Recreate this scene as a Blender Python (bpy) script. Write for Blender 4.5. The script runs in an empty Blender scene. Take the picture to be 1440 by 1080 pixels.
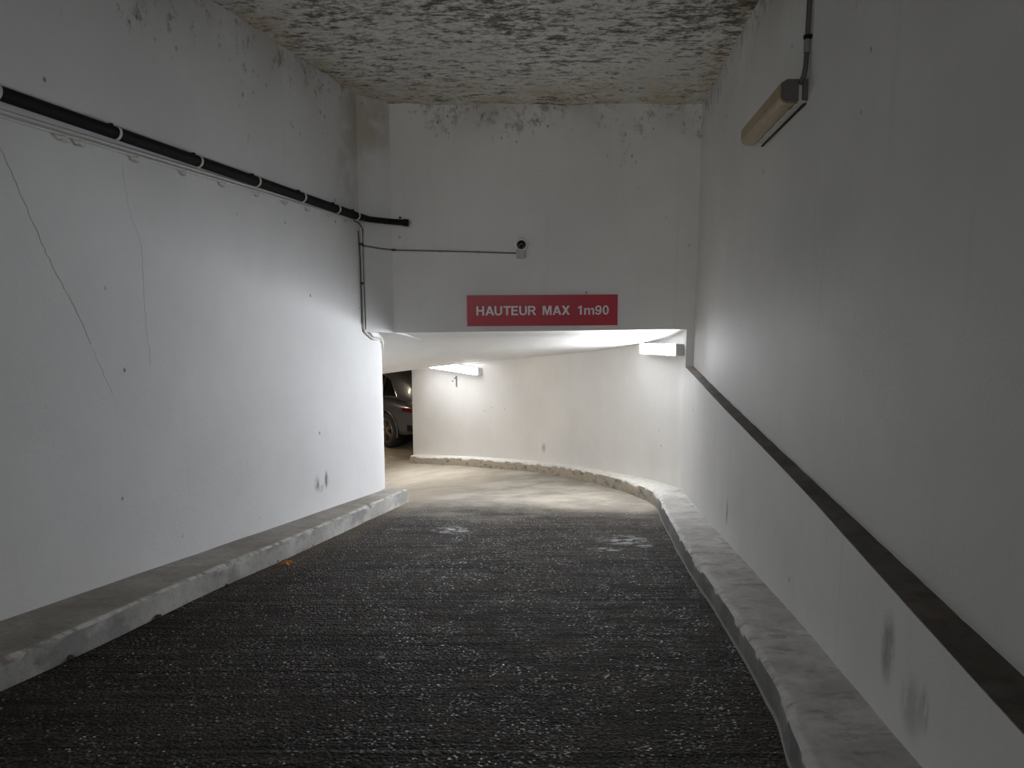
import bpy, bmesh, math, random
from mathutils import Vector, Matrix, noise

random.seed(7)
sc = bpy.context.scene
col = sc.collection

# ------------------------------------------------------------------ camera
cam_d = bpy.data.cameras.new('camera')
cam_d.sensor_width = 36.0
cam_d.lens = 27.0
cam_d.clip_end = 200
cam = bpy.data.objects.new('camera', cam_d)
col.objects.link(cam)
cam.location = (0, 0, 1.6)
cam.rotation_euler = (math.radians(90 - 8.5), 0, 0)
sc.camera = cam

# ------------------------------------------------------------------ world: added fill light, entering as dull daylight by the open end behind the camera
w = bpy.data.worlds.new('world')
sc.world = w
w.use_nodes = True
w.node_tree.nodes['Background'].inputs[0].default_value = (1.0, 0.99, 0.97, 1)
w.node_tree.nodes['Background'].inputs[1].default_value = 2.2

sc.view_settings.view_transform = 'Standard'
sc.view_settings.look = 'None'
sc.view_settings.gamma = 1.0
sc.view_settings.use_curve_mapping = False
sc.view_settings.exposure = 0.45
sc.cycles.max_bounces = 14
sc.cycles.diffuse_bounces = 9
LAMP = 215.0         # strength of the lit tube diffusers
S = 0.1165           # fall of the straight ramp

# the ramp mouth behind the camera: a sampling portal for the sky (gives off no light of its own)
pd = bpy.data.lights.new('ramp_mouth_portal', 'AREA'); pd.shape = 'RECTANGLE'; pd.size = 9.6; pd.size_y = 4.6
pd.cycles.is_portal = True
po = bpy.data.objects.new('ramp_mouth_portal', pd); col.objects.link(po)
po.location = (-4.1, -13.95, 3.75); po.rotation_euler = (math.radians(90), 0, 0)

# ------------------------------------------------------------------ node helpers
class NT:
    def __init__(s, name):
        s.m = bpy.data.materials.new(name)
        s.m.use_nodes = True
        s.t = s.m.node_tree
        s.b = s.t.nodes['Principled BSDF']
        s.co = s.t.nodes.new('ShaderNodeTexCoord').outputs['Object']
    def n(s, kind, **kw):
        nd = s.t.nodes.new('ShaderNode' + kind)
        for k, v in kw.items():
            setattr(nd, k, v)
        return nd
    def put(s, sock, v):
        if hasattr(v, 'is_linked') or isinstance(v, bpy.types.NodeSocket):
            s.t.links.new(v, sock)
        else:
            sock.default_value = v
    def math(s, op, a, b=0.0, c=None, clamp=False):
        nd = s.n('Math', operation=op, use_clamp=clamp)
        s.put(nd.inputs[0], a); s.put(nd.inputs[1], b)
        if c is not None: s.put(nd.inputs[2], c)
        return nd.outputs[0]
    def sep(s, v):
        nd = s.n('SeparateXYZ'); s.put(nd.inputs[0], v); return nd.outputs
    def mapping(s, v, scale=(1, 1, 1), rot=(0, 0, 0), loc=(0, 0, 0)):
        nd = s.n('Mapping'); s.put(nd.inputs[0], v)
        nd.inputs['Scale'].default_value = scale; nd.inputs['Rotation'].default_value = rot; nd.inputs['Location'].default_value = loc
        return nd.outputs[0]
    def noise(s, v, scale, detail=4, rough=0.55, dist=0.0):
        nd = s.n('TexNoise'); s.put(nd.inputs['Vector'], v)
        nd.inputs['Scale'].default_value = scale; nd.inputs['Detail'].default_value = detail
        nd.inputs['Roughness'].default_value = rough; nd.inputs['Distortion'].default_value = dist
        return nd.outputs['Fac']
    def voro(s, v, scale, out='Distance', rnd=1.0):
        nd = s.n('TexVoronoi'); s.put(nd.inputs['Vector'], v); nd.inputs['Scale'].default_value = scale
        nd.inputs['Randomness'].default_value = rnd
        return nd.outputs[out]
    def step(s, v, lo, hi):
        nd = s.n('MapRange', interpolation_type='SMOOTHSTEP'); s.put(nd.inputs[0], v)
        nd.inputs[1].default_value = lo; nd.inputs[2].default_value = hi
        return nd.outputs[0]
    def mix(s, f, a, b):
        nd = s.n('Mix', data_type='RGBA'); s.put(nd.inputs[0], f)
        for i, v in ((6, a), (7, b)):
            s.put(nd.inputs[i], (*v, 1) if isinstance(v, tuple) and len(v) == 3 else v)
        return nd.outputs[2]
    def bump(s, h, strength=0.3, dist=0.01, normal=None):
        nd = s.n('Bump'); nd.inputs['Strength'].default_value = strength; nd.inputs['Distance'].default_value = dist
        s.put(nd.inputs['Height'], h)
        if normal is not None: s.put(nd.inputs['Normal'], normal)
        return nd.outputs[0]
    def blob(s, centre, radii, rot=(0, 0, 0)):
        """soft ellipsoid mask, 1 at its centre"""
        nd = s.n('VectorMath', operation='SUBTRACT'); s.put(nd.inputs[0], s.co); nd.inputs[1].default_value = centre
        v = nd.outputs[0]
        if any(rot):
            v = s.mapping(v, rot=rot)
        nd2 = s.n('VectorMath', operation='DIVIDE'); s.put(nd2.inputs[0], v); nd2.inputs[1].default_value = radii
        nd3 = s.n('VectorMath', operation='LENGTH'); s.put(nd3.inputs[0], nd2.outputs[0])
        return s.step(nd3.outputs['Value'], 1.0, 0.25)
    def set(s, **kw):
        for k, v in kw.items():
            sock = s.b.inputs[k.replace('_', ' ')]
            s.put(sock, (*v, 1) if isinstance(v, tuple) and len(v) == 3 and sock.type == 'RGBA' else v)
        return s.m

def plain(name, c, rough=0.5, metal=0.0, grain=0.06, scale=40, **kw):
    """a procedural material of one colour with faint grain"""
    t = NT(name)
    f = t.noise(t.co, scale, 4)
    d = tuple(x * (1 - grain * 2.2) for x in c); l = tuple(min(1, x * (1 + grain * 2.2)) for x in c)
    t.set(Base_Color=t.mix(f, d, l), Roughness=rough, Metallic=metal, **kw)
    return t.m

def emit(name, c, strength):
    t = NT(name)
    t.set(Base_Color=(0.9, 0.9, 0.9), Emission_Color=c, Emission_Strength=strength, Roughness=0.4)
    return t.m

def wall_mat(name, base=(0.80, 0.80, 0.79), scuffs=(), mould=0.0, streak=0.10, grime_low=None, blots=()):
    t = NT(name)
    x, y, z = t.sep(t.co)
    big = t.noise(t.co, 0.9, 5, 0.6)
    col_ = t.mix(t.step(big, 0.30, 0.75), tuple(v * 0.90 for v in base), base)
    # vertical trowel and run streaks
    sv = t.noise(t.mapping(t.co, (6, 6, 0.35)), 1.6, 4, 0.6)
    col_ = t.mix(t.math('MULTIPLY', t.step(sv, 0.56, 0.80), streak), col_, (0.34, 0.33, 0.31))
    # small dirt specks
    sp = t.voro(t.mapping(t.co, (1, 1, 0.7)), 5.2)
    pick = t.noise(t.co, 1.7, 3, 0.6)
    spk = t.math('MULTIPLY', t.step(sp, 0.075, 0.03), t.step(pick, 0.53, 0.60))
    col_ = t.mix(t.math('MULTIPLY', spk, 0.75), col_, (0.10, 0.095, 0.09))
    if mould:
        up = t.math('ADD', z, t.math('MULTIPLY', y, 0.1165))           # height under the sloping ceiling
        near = t.step(up, 3.55, 4.25)
        mo = t.noise(t.mapping(t.co, (1, 1, 0.7)), 11, 10, 0.78)
        lo_ = t.noise(t.co, 2.3, 3, 0.5)
        mk = t.step(t.math('ADD', t.math('ADD', mo, t.math('MULTIPLY', near, 0.13)), t.math('MULTIPLY', t.math('SUBTRACT', lo_, 0.5), 0.35)), 0.64, 0.76)
        col_ = t.mix(t.math('MULTIPLY', t.math('MULTIPLY', mk, t.step(up, 3.3, 3.9)), mould), col_, (0.10, 0.093, 0.08))
        vs = t.voro(t.mapping(t.co, (1, 1, 0.6)), 13)
        vk = t.math('MULTIPLY', t.math('MULTIPLY', t.step(vs, 0.20, 0.08), t.step(lo_, 0.52, 0.62)), t.step(up, 3.0, 3.9))
        col_ = t.mix(t.math('MULTIPLY', vk, 0.7), col_, (0.09, 0.085, 0.08))
        haze = t.math('MULTIPLY', t.math('MULTIPLY', near, t.step(t.noise(t.co, 1.6, 5), 0.35, 0.7)), mould * 0.65)
        col_ = t.mix(haze, col_, (0.25, 0.235, 0.20))
    for (c, r, soft_, k) in scuffs:
        m = t.blob(c, r)
        ns = t.noise(t.mapping(t.co, (7, 7, 2) if soft_ else (26, 26, 3)), 1.5, 5, 0.65)
        if soft_: ns = t.math('ADD', ns, 0.08)
        col_ = t.mix(t.math('MULTIPLY', t.math('MULTIPLY', m, t.step(ns, 0.36, 0.60)), k), col_, (0.10, 0.10, 0.105))
    for (c, r, colr, k) in blots:
        m = t.blob(c, r)
        col_ = t.mix(t.math('MULTIPLY', t.math('MULTIPLY', m, t.step(t.noise(t.co, 5, 5), 0.3, 0.6)), k), col_, colr)
    h = t.math('ADD', t.noise(t.co, 60, 5, 0.6), t.math('MULTIPLY', t.noise(t.co, 7, 4), 1.6))
    return t.set(Base_Color=col_, Roughness=0.72, Specular_IOR_Level=0.3, Normal=t.bump(h, 0.22, 0.006))

# ------------------------------------------------------------------ mesh helpers
def link(name, me, mat=None, parent=None, local=False):
    o = bpy.data.objects.new(name, me)
    col.objects.link(o)
    if mat is not None and me is not None:
        me.materials.clear(); me.materials.append(mat)
    if parent is not None:
        o.parent = parent
        if not local:                                   # vertices given in room coordinates
            top = parent
            off = Vector((0, 0, 0))
            while top is not None:
                off += top.location; top = top.parent
            me.transform(Matrix.Translation(-off))
    return o

def obj(name, bm, mat, parent=None, smooth=False, local=False, angle=35):
    bmesh.ops.recalc_face_normals(bm, faces=bm.faces)
    me = bpy.data.meshes.new(name)
    bm.to_mesh(me); bm.free()
    if smooth:
        for p in me.polygons: p.use_smooth = True
        me.set_sharp_from_angle(angle=math.radians(angle))
    return link(name, me, mat, parent, local)

def tag(o, label, cat=None, group=None, kind=None):
    o['label'] = label
    if cat: o['category'] = cat
    if group: o['group'] = group
    if kind: o['kind'] = kind
    return o

def thing(name, label, cat, loc=(0, 0, 0), group=None):
    o = bpy.data.objects.new(name, None)
    o.empty_display_size = 0.05
    col.objects.link(o)
    o.location = loc
    return tag(o, label, cat, group)

def box(bm, lo, hi, bevel=0.0, mat=None):
    r = bmesh.ops.create_cube(bm, size=1.0)
    vs = r['verts']
    M = Matrix.Translation((Vector(lo) + Vector(hi)) / 2) @ Matrix.Diagonal((*(Vector(hi) - Vector(lo)), 1))
    if mat is not None: M = mat @ M
    bmesh.ops.transform(bm, matrix=M, verts=vs)
    if bevel:
        es = list({e for v in vs for e in v.link_edges})
        bmesh.ops.bevel(bm, geom=es, offset=bevel, segments=2, profile=0.5, affect='EDGES')

def tube(bm, pts, r, seg=12, caps=True):
    pts = [Vector(p) for p in pts]
    rings = []
    prev = None
    for i, p in enumerate(pts):
        a = pts[max(i - 1, 0)]; b = pts[min(i + 1, len(pts) - 1)]
        d = (b - a).normalized()
        ref = Vector((0, 0, 1)) if abs(d.z) < 0.9 else Vector((0, 1, 0))
        if prev is not None: ref = prev
        u = (ref - d * ref.dot(d)).normalized()
        prev = u
        v = d.cross(u)
        rr = r[i] if isinstance(r, (list, tuple)) else r
        rings.append([bm.verts.new(p + u * rr * math.cos(2 * math.pi * k / seg) + v * rr * math.sin(2 * math.pi * k / seg)) for k in range(seg)])
    for A, B in zip(rings, rings[1:]):
        for k in range(seg):
            bm.faces.new((A[k], A[(k + 1) % seg], B[(k + 1) % seg], B[k]))
    if caps:
        bm.faces.new(rings[0][::-1]); bm.faces.new(rings[-1])

def lathe(bm, prof, M, seg=32):
    """prof: (radius, height) pairs turned about local z"""
    rings = []
    for (r, h) in prof:
        if r < 1e-6:
            rings.append([bm.verts.new(M @ Vector((0, 0, h)))])
        else:
            rings.append([bm.verts.new(M @ Vector((r * math.cos(2 * math.pi * k / seg), r * math.sin(2 * math.pi * k / seg), h))) for k in range(seg)])
    for A, B in zip(rings, rings[1:]):
        for k in range(seg):
            k2 = (k + 1) % seg
            if len(A) == 1 and len(B) == 1: continue
            if len(A) == 1: bm.faces.new((A[0], B[k2], B[k]))
            elif len(B) == 1: bm.faces.new((A[k], A[k2], B[0]))
            else: bm.faces.new((A[k], A[k2], B[k2], B[k]))

def catmull(P, n=10):
    P = [Vector((*p, 0)) if len(p) == 2 else Vector(p) for p in P]
    out = []
    for i in range(len(P) - 1):
        p0 = P[max(i - 1, 0)]; p1 = P[i]; p2 = P[i + 1]; p3 = P[min(i + 2, len(P) - 1)]
        if i == 0: p0 = p1 * 2 - p2
        if i + 2 >= len(P): p3 = p2 * 2 - p1
        for k in range(n):
            t = k / n
            out.append(0.5 * ((2 * p1) + (p2 - p0) * t + (2 * p0 - 5 * p1 + 4 * p2 - p3) * t * t + (3 * p1 - p0 - 3 * p2 + p3) * t ** 3))
    out.append(P[-1])
    return out

def sweep_wall(bm, path, zb, zt, thick, side=1, dz=0.5):
    """solid wall: front face along path, thickness to the given side (+1 right of travel)"""
    n = len(path)
    F = []; B = []
    for i, p in enumerate(path):
        a = path[max(i - 1, 0)]; b = path[min(i + 1, n - 1)]
        d = (b - a); d.z = 0; d.normalize()
        nr = Vector((d.y, -d.x, 0)) * side
        q = p + nr * thick
        z0 = zb(p); z1 = zt(p)
        F.append([bm.verts.new((p.x, p.y, z0)), bm.verts.new((p.x, p.y, z1))])
        B.append([bm.verts.new((q.x, q.y, z0)), bm.verts.new((q.x, q.y, z1))])
    for i in range(n - 1):
        bm.faces.new((F[i][0], F[i + 1][0], F[i + 1][1], F[i][1]))
        bm.faces.new((B[i][0], B[i][1], B[i + 1][1], B[i + 1][0]))
        bm.faces.new((F[i][1], F[i + 1][1], B[i + 1][1], B[i][1]))
        bm.faces.new((F[i][0], B[i][0], B[i + 1][0], F[i + 1][0]))
    bm.faces.new((F[0][0], F[0][1], B[0][1], B[0][0]))
    bm.faces.new((F[-1][0], B[-1][0], B[-1][1], F[-1][1]))

# ------------------------------------------------------------------ the lie of the ramp

Y0 = 8.25            # where the turn begins
def road_z(x, y):
    th = math.atan2(max(0.0, y - Y0), max(x + 6.0, 0.05))
    return -S * min(y, Y0) - 0.0205 * min(math.degrees(th), 62.0)
def soffit_z(x, y):
    th = math.atan2(max(0.0, y - Y0), max(x + 5.0, 0.05))
    return -S * min(y, Y0) + 1.92 - 0.0422 * min(math.degrees(th), 66.0) ** 0.8 - 0.012 * (1.85 - x) * (1 if y < 9 else max(0, 1 - (y - 9) / 2))
def ceil_z(y):
    return 3.26 + S * (8.15 - y)
def ledge_z(y):
    return 0.265 + 0.0363 * y
def left_x(y):
    return -2.81 + 0.331 * (y - 3.98)
up_path = catmull([(0.66, -14), (1.44, 0), (1.585, 2.4), (1.785, 5.89), (1.94, 8.15)], 8)
def up_x(y):
    for a, b in zip(up_path, up_path[1:]):
        if a.y <= y <= b.y: return a.x + (b.x - a.x) * (y - a.y) / (b.y - a.y)
    return 1.94
low_path = catmull([(0.50, -14), (1.09, -2), (1.25, 0), (1.446, 2.48), (1.585, 4.11), (1.715, 6.15), (1.82, 7.6), (1.855, 8.15)], 8)
out_path = catmull([(1.855, 8.15), (1.835, 8.5), (1.68, 9.1), (1.33, 10.0), (0.5, 11.75), (-0.6, 13.3), (-1.95, 14.8)], 10)

# ------------------------------------------------------------------ materials of the shell
M_left = wall_mat('painted_plaster_left', (0.79, 0.80, 0.81), mould=0.60, streak=0.05, blots=[((-1.45, 7.95, 3.05), (0.45, 0.5, 0.55), (0.40, 0.34, 0.25), 0.65), ((-1.6, 7.7, 2.6), (0.3, 0.4, 0.7), (0.42, 0.40, 0.35), 0.4)], scuffs=[
    ((-1.822, 6.965, -0.385), (0.05, 0.06, 0.105), False, 0.85),
    ((-1.772, 7.116, -0.385), (0.05, 0.05, 0.11), False, 0.85),
    ((-1.80, 7.03, -0.45), (0.05, 0.06, 0.05), False, 0.5)])
M_back = wall_mat('painted_plaster_back', (0.74, 0.735, 0.72), mould=0.55, streak=0.10)
M_rup = wall_mat('painted_plaster_right', (0.72, 0.72, 0.70), mould=0.6, streak=0.13)
M_low = wall_mat('painted_plaster_low_wall', (0.78, 0.78, 0.77), mould=0.0, streak=0.14, scuffs=[
    ((1.688, 5.84, -0.29), (0.06, 0.045, 0.15), False, 0.8),
    ((1.47, 2.83, 0.13), (0.09, 0.09, 0.19), True, 0.62),
    ((1.455, 2.60, 0.02), (0.09, 0.12, 0.16), True, 0.35),
    ((1.45, 2.50, 0.06), (0.06, 0.05, 0.12), False, 0.5)])
M_out = wall_mat('painted_plaster_curved_wall', (0.82, 0.81, 0.79), mould=0.0, streak=0.05, scuffs=[
    ((0.50, 11.75, -1.17), (0.06, 0.07, 0.10), False, 0.9)])
M_soff = wall_mat('painted_soffit', (0.80, 0.80, 0.79), mould=0.0, streak=0.04)

def ceiling_mat():
    t = NT('mouldy_ceiling_plaster')
    x, y, z = t.sep(t.co)
    v = t.mapping(t.co, (0.50, 1.15, 1))
    n1 = t.noise(v, 12.0, 10, 0.74, 0.1)
    n2 = t.noise(t.co, 1.3, 4, 0.6)
    n3 = t.noise(t.mapping(t.co, (0.7, 1.2, 1)), 26, 8, 0.75)
    base = t.mix(t.step(n2, 0.3, 0.7), (0.74, 0.725, 0.67), (0.90, 0.885, 0.835))
    base = t.mix(t.math('MULTIPLY', t.step(n3, 0.47, 0.68), 0.40), base, (0.34, 0.32, 0.28))
    # ochre damp along the far end
    edge = t.math('MAXIMUM', t.step(y, 7.2, 8.1), t.math('MAXIMUM', t.step(t.math('ADD', x, t.math('MULTIPLY', y, -0.087)), 0.98, 1.20), t.step(t.math('ADD', x, t.math('MULTIPLY', y, -0.331)), -3.75, -4.05)))
    och = t.math('MULTIPLY', edge, t.step(t.noise(t.co, 3.0, 6, 0.65), 0.36, 0.60))
    base = t.mix(t.math('MULTIPLY', och, 0.65), base, (0.60, 0.48, 0.29))
    # black mould in short streaks across the ramp
    amt = t.math('ADD', n1, t.math('MULTIPLY', t.math('SUBTRACT', n2, 0.5), 0.32))
    amt = t.math('ADD', amt, t.math('MULTIPLY', t.math('SUBTRACT', n3, 0.5), 0.55))
    amt = t.math('ADD', amt, t.math('MULTIPLY', t.step(y, 7.6, 5.2), 0.085))
    mk = t.step(amt, 0.475, 0.68)
    c = t.mix(t.math('MULTIPLY', mk, 0.88), base, (0.060, 0.056, 0.048))
    h = t.math('ADD', t.math('MULTIPLY', t.noise(v, 9, 8, 0.7, 0.4), 1.4), t.math('MULTIPLY', n3, 0.6))
    return t.set(Base_Color=c, Roughness=0.9, Specular_IOR_Level=0.15, Normal=t.bump(h, 0.6, 0.02))
M_ceil = ceiling_mat()

def concrete(name, lo, hi, dirt=(0.16, 0.13, 0.10), dirt_k=0.5, face=None, arris=None, far=None, chip=0.0, foot=0.0):
    """lo, hi: tones of the upper side; face: tones of the upright side; arris: worn edge between them; far: tone of the painted stretch round the turn"""
    t = NT(name)
    n1 = t.noise(t.co, 2.2, 6, 0.62); n2 = t.noise(t.co, 16, 7, 0.70); n3 = t.noise(t.mapping(t.co, (1, 2.0, 1)), 5, 7, 0.68)
    c = t.mix(t.step(n1, 0.3, 0.7), lo, hi)
    c = t.mix(t.math('MULTIPLY', t.step(n3, 0.50, 0.66), dirt_k), c, dirt)
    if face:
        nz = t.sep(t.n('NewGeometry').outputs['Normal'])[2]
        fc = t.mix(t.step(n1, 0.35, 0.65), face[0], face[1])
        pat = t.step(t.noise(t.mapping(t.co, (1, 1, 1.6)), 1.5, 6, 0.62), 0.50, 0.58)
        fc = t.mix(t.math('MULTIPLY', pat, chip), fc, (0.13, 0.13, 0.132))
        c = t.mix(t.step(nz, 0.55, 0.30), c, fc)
        if foot:
            p3 = t.sep(t.co)
            zr = t.math('ADD', p3[2], t.math('ADD', t.math('MULTIPLY', p3[1], S), t.math('MULTIPLY', n2, -0.02)))
            c = t.mix(t.math('MULTIPLY', t.step(zr, 0.022, 0.004), foot), c, (0.46, 0.44, 0.40))
        if far:
            y = t.sep(t.co)[1]
            fr = t.step(t.math('ADD', y, t.math('MULTIPLY', n1, 0.8)), 7.7, 9.3)
            ft = t.mix(t.math('MULTIPLY', t.step(t.noise(t.mapping(t.co, (1, 1, 2.2)), 6, 7, 0.68), 0.50, 0.66), 0.75), (0.42, 0.37, 0.30), (0.10, 0.095, 0.09))
            fa = t.mix(t.step(nz, 0.55, 0.30), t.mix(t.step(n2, 0.5, 0.75), far, tuple(v * 0.8 for v in far)), ft)
            c = t.mix(fr, c, fa)
        if arris:
            ak = t.math('MULTIPLY', t.step(nz, 0.22, 0.40), t.step(nz, 0.99, 0.93))
            c = t.mix(t.math('MULTIPLY', ak, t.step(n3, 0.62, 0.42)), c, arris)
    c = t.mix(t.math('MULTIPLY', t.step(n2, 0.45, 0.70), 0.30), c, tuple(v * 0.5 for v in lo))
    h = t.math('ADD', n2, t.math('MULTIPLY', t.noise(t.co, 55, 5, 0.7), 0.6))
    return t.set(Base_Color=c, Roughness=0.85, Specular_IOR_Level=0.25, Normal=t.bump(h, 0.5, 0.012))
M_kerb_l = concrete('kerb_concrete_left', (0.27, 0.245, 0.22), (0.40, 0.375, 0.345), dirt=(0.20, 0.17, 0.145), dirt_k=0.5, face=((0.40, 0.395, 0.38), (0.56, 0.555, 0.54)), arris=(0.60, 0.595, 0.57), chip=0.45)
M_kerb_r = concrete('kerb_concrete_right', (0.40, 0.385, 0.36), (0.66, 0.65, 0.62), dirt=(0.24, 0.215, 0.19), dirt_k=0.65, face=((0.20, 0.198, 0.19), (0.32, 0.315, 0.305)), arris=(0.66, 0.65, 0.62), far=(0.76, 0.74, 0.68), chip=0.6, foot=0.9)  # upright side darker than the top: its shade is painted into the tones
M_ledge = concrete('dusty_ledge', (0.085, 0.072, 0.063), (0.16, 0.138, 0.122), dirt=(0.065, 0.054, 0.045), dirt_k=0.6)

def road_mat():
    t = NT('brushed_ramp_concrete')
    x, y, z = t.sep(t.co)
    n1 = t.noise(t.co, 0.9, 5, 0.6)
    agg = t.noise(t.co, 48, 4, 0.7)
    vor = t.voro(t.co, 58)
    cell = t.sep(t.voro(t.co, 58, 'Color'))
    gro = t.noise(t.mapping(t.co, (0.5, 19, 1)), 1.5, 6, 0.66, 0.25)          # brush lines across the ramp
    gro2 = t.noise(t.mapping(t.co, (0.30, 5.0, 1)), 1.5, 4, 0.6, 0.2)
    dark = t.mix(t.step(agg, 0.36, 0.66), (0.019, 0.016, 0.0135), (0.088, 0.077, 0.067))
    dark = t.mix(t.math('MULTIPLY', t.step(cell[0], 0.55, 1.0), 0.40), dark, (0.120, 0.108, 0.096))
    dark = t.mix(t.math('MULTIPLY', t.step(gro, 0.56, 0.42), 0.82), dark, (0.014, 0.012, 0.010))
    dark = t.mix(t.math('MULTIPLY', t.step(gro2, 0.58, 0.36), 0.55), dark, (0.032, 0.028, 0.025))
    dark = t.mix(t.math('MULTIPLY', t.step(t.noise(t.mapping(t.co, (0.7, 1.6, 1)), 1.6, 6, 0.65), 0.42, 0.68), 0.40), dark, (0.092, 0.080, 0.068))
    ln = t.noise(t.mapping(t.co, (0.22, 24, 1)), 1.0, 3, 0.5, 0.1)
    dark = t.mix(t.math('MULTIPLY', t.step(ln, 0.64, 0.70), 0.55), dark, (0.012, 0.010, 0.009))
    dark = t.mix(t.math('MULTIPLY', t.step(ln, 0.33, 0.28), 0.45), dark, (0.17, 0.16, 0.15))
    # exposed chips, with lamp glints painted in as pale dots
    chip = t.math('MULTIPLY', t.step(cell[1], 0.972, 0.980), t.step(vor, 0.42, 0.30))
    dark = t.mix(t.math('MULTIPLY', chip, 0.85), dark, (0.62, 0.61, 0.60))
    # beige dust where the turn begins and along the kerbs
    yy = t.math('ADD', y, t.math('MULTIPLY', t.math('SUBTRACT', t.noise(t.mapping(t.co, (0.6, 1, 1)), 1.5, 6, 0.62), 0.5), 2.4))
    dust = t.step(yy, 7.0, 8.5)
    bei = t.mix(t.step(t.noise(t.co, 1.8, 6, 0.62), 0.35, 0.65), (0.27, 0.245, 0.21), (0.44, 0.40, 0.335))
    bei = t.mix(t.math('MULTIPLY', t.step(agg, 0.45, 0.75), 0.25), bei, (0.22, 0.20, 0.17))
    c = t.mix(t.math('MULTIPLY', dust, 0.93), dark, bei)
    kx = t.math('ADD', x, t.math('MULTIPLY', y, -0.263))                    # distance from the left kerb line
    le = t.math('MULTIPLY', t.step(t.math('ADD', kx, t.math('MULTIPLY', n1, 0.5)), -2.72, -3.12), t.step(y, 4.0, 7.2))
    c = t.mix(t.math('MULTIPLY', le, 0.55), c, (0.30, 0.25, 0.19))
    # pale spills
    for (cx, cy, rx, ry) in ((0.99, 6.46, 0.30, 0.26), (1.10, 6.30, 0.14, 0.12), (-0.53, 6.88, 0.26, 0.20), (0.80, 6.15, 0.22, 0.08)):
        m = t.blob((cx, cy, -S * cy), (rx, ry, 0.6))
        m = t.math('MULTIPLY', m, t.step(t.noise(t.mapping(t.co, (1, 1.6, 1)), 9, 5, 0.65), 0.46, 0.62))
        c = t.mix(t.math('MULTIPLY', m, 0.72), c, (0.60, 0.60, 0.60))
    h = t.math('ADD', t.math('MULTIPLY', agg, 1.0), t.math('MULTIPLY', gro, 1.1))
    h = t.math('SUBTRACT', h, t.math('MULTIPLY', vor, 1.1))
    h = t.math('MULTIPLY', h, t.math('SUBTRACT', 1.0, t.math('MULTIPLY', dust, 0.75)))
    gl = t.sep(t.voro(t.co, 92, 'Color'))
    glint = t.math('MULTIPLY', t.math('MULTIPLY', t.step(gl[0], 0.80, 0.98), t.step(t.noise(t.co, 5, 4, 0.6), 0.36, 0.62)), t.math('SUBTRACT', 1.0, dust))
    ro = t.math('SUBTRACT', 0.80, t.math('MULTIPLY', glint, 0.42))
    spl = t.math('ADD', 0.08, t.math('MULTIPLY', glint, 0.70))
    return t.set(Base_Color=c, Roughness=ro, Specular_IOR_Level=spl, Normal=t.bump(h, 1.0, 0.020))
M_road = road_mat()

# ------------------------------------------------------------------ floor
bm = bmesh.new()
xs = [-9.2 + 0.1 * i for i in range(125)]
ys = [-14 + 0.1 * j for j in range(371)]
V = []
for yv in ys:
    row = []
    for xv in xs:
        zz = road_z(xv, yv) + 0.008 * (noise.noise(Vector((xv * 1.3, yv * 1.3, 0))) + 0.6 * noise.noise(Vector((xv * 0.9, yv * 4.5, 5))))
        row.append(bm.verts.new((xv, yv, zz)))
    V.append(row)
for j in range(len(ys) - 1):
    for i in range(len(xs) - 1):
        bm.faces.new((V[j][i], V[j][i + 1], V[j + 1][i + 1], V[j + 1][i]))
o = obj('floor', bm, M_road, smooth=True)
tag(o, 'dark brushed concrete ramp running down and turning left', 'floor', kind='structure')

# ------------------------------------------------------------------ upper ceiling (rough relief)
bm = bmesh.new()
V = []
nx, ny = 110, 320
for j in range(ny + 1):
    yv = -14 + (8.35 + 14) * j / ny
    row = []
    for i in range(nx + 1):
        xv = -9.2 + (2.5 + 9.2) * i / nx
        d = 0.018 * noise.fractal(Vector((xv * 2.0, yv * 3.6, 1.7)), 0.8, 2.2, 4)
        row.append(bm.verts.new((xv, yv, ceil_z(yv) + d)))
    V.append(row)
for j in range(ny):
    for i in range(nx):
        bm.faces.new((V[j][i], V[j][i + 1], V[j + 1][i + 1], V[j + 1][i]))
o = obj('ceiling', bm, M_ceil, smooth=True)
tag(o, 'rough white ceiling covered with black mould above the ramp', 'ceiling', kind='structure')

# ------------------------------------------------------------------ left wall
BX, BY = -1.53, 7.845
lp_up = [Vector((left_x(-14 + 0.5 * i), -14 + 0.5 * i, 0)) for i in range(44) if -14 + 0.5 * i < 7.6] + [Vector((BX, BY, 0)), Vector((BX + 1e-5, BY + 1e-5, 0)), Vector((-1.252, 8.15, 0)), Vector((-0.98, 8.45, 0))]
bm = bmesh.new()
sweep_wall(bm, lp_up, lambda p: soffit_z(p.x, p.y) - (0.0 if p.y > BY + 5e-6 else 3.9), lambda p: ceil_z(p.y) + 0.12, 0.35, side=-1)
o = obj('wall_left', bm, M_left)
tag(o, 'tall white plastered wall carrying the black pipe, with a long crack', 'wall', kind='structure')
wall_left = o
# the part of it under the low soffit, with its rounded end
lp_lo = [Vector((BX + 0.0, BY, 0)), Vector((-1.45, 8.09, 0))]
cx, cy, rr = -2.02, 8.28, 0.60
for k in range(1, 17):
    a = math.radians(-18.4 + 118 * k / 16)
    lp_lo.append(Vector((cx + rr * math.cos(a), cy + rr * math.sin(a), 0)))
lp_lo.append(Vector((-4.5, 9.4, 0))); lp_lo.append(Vector((-9, 10.2, 0)))
bm = bmesh.new()
sweep_wall(bm, lp_lo, lambda p: -3.2, lambda p: max(soffit_z(p.x, p.y), -0.2) + 0.004 if p.y > 7.8 else soffit_z(p.x, p.y), 0.28, side=-1)
o = obj('wall_inner', bm, M_left, smooth=True, angle=40)
tag(o, 'rounded white wall end on the inside of the turn under the soffit', 'wall', kind='structure')

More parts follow.
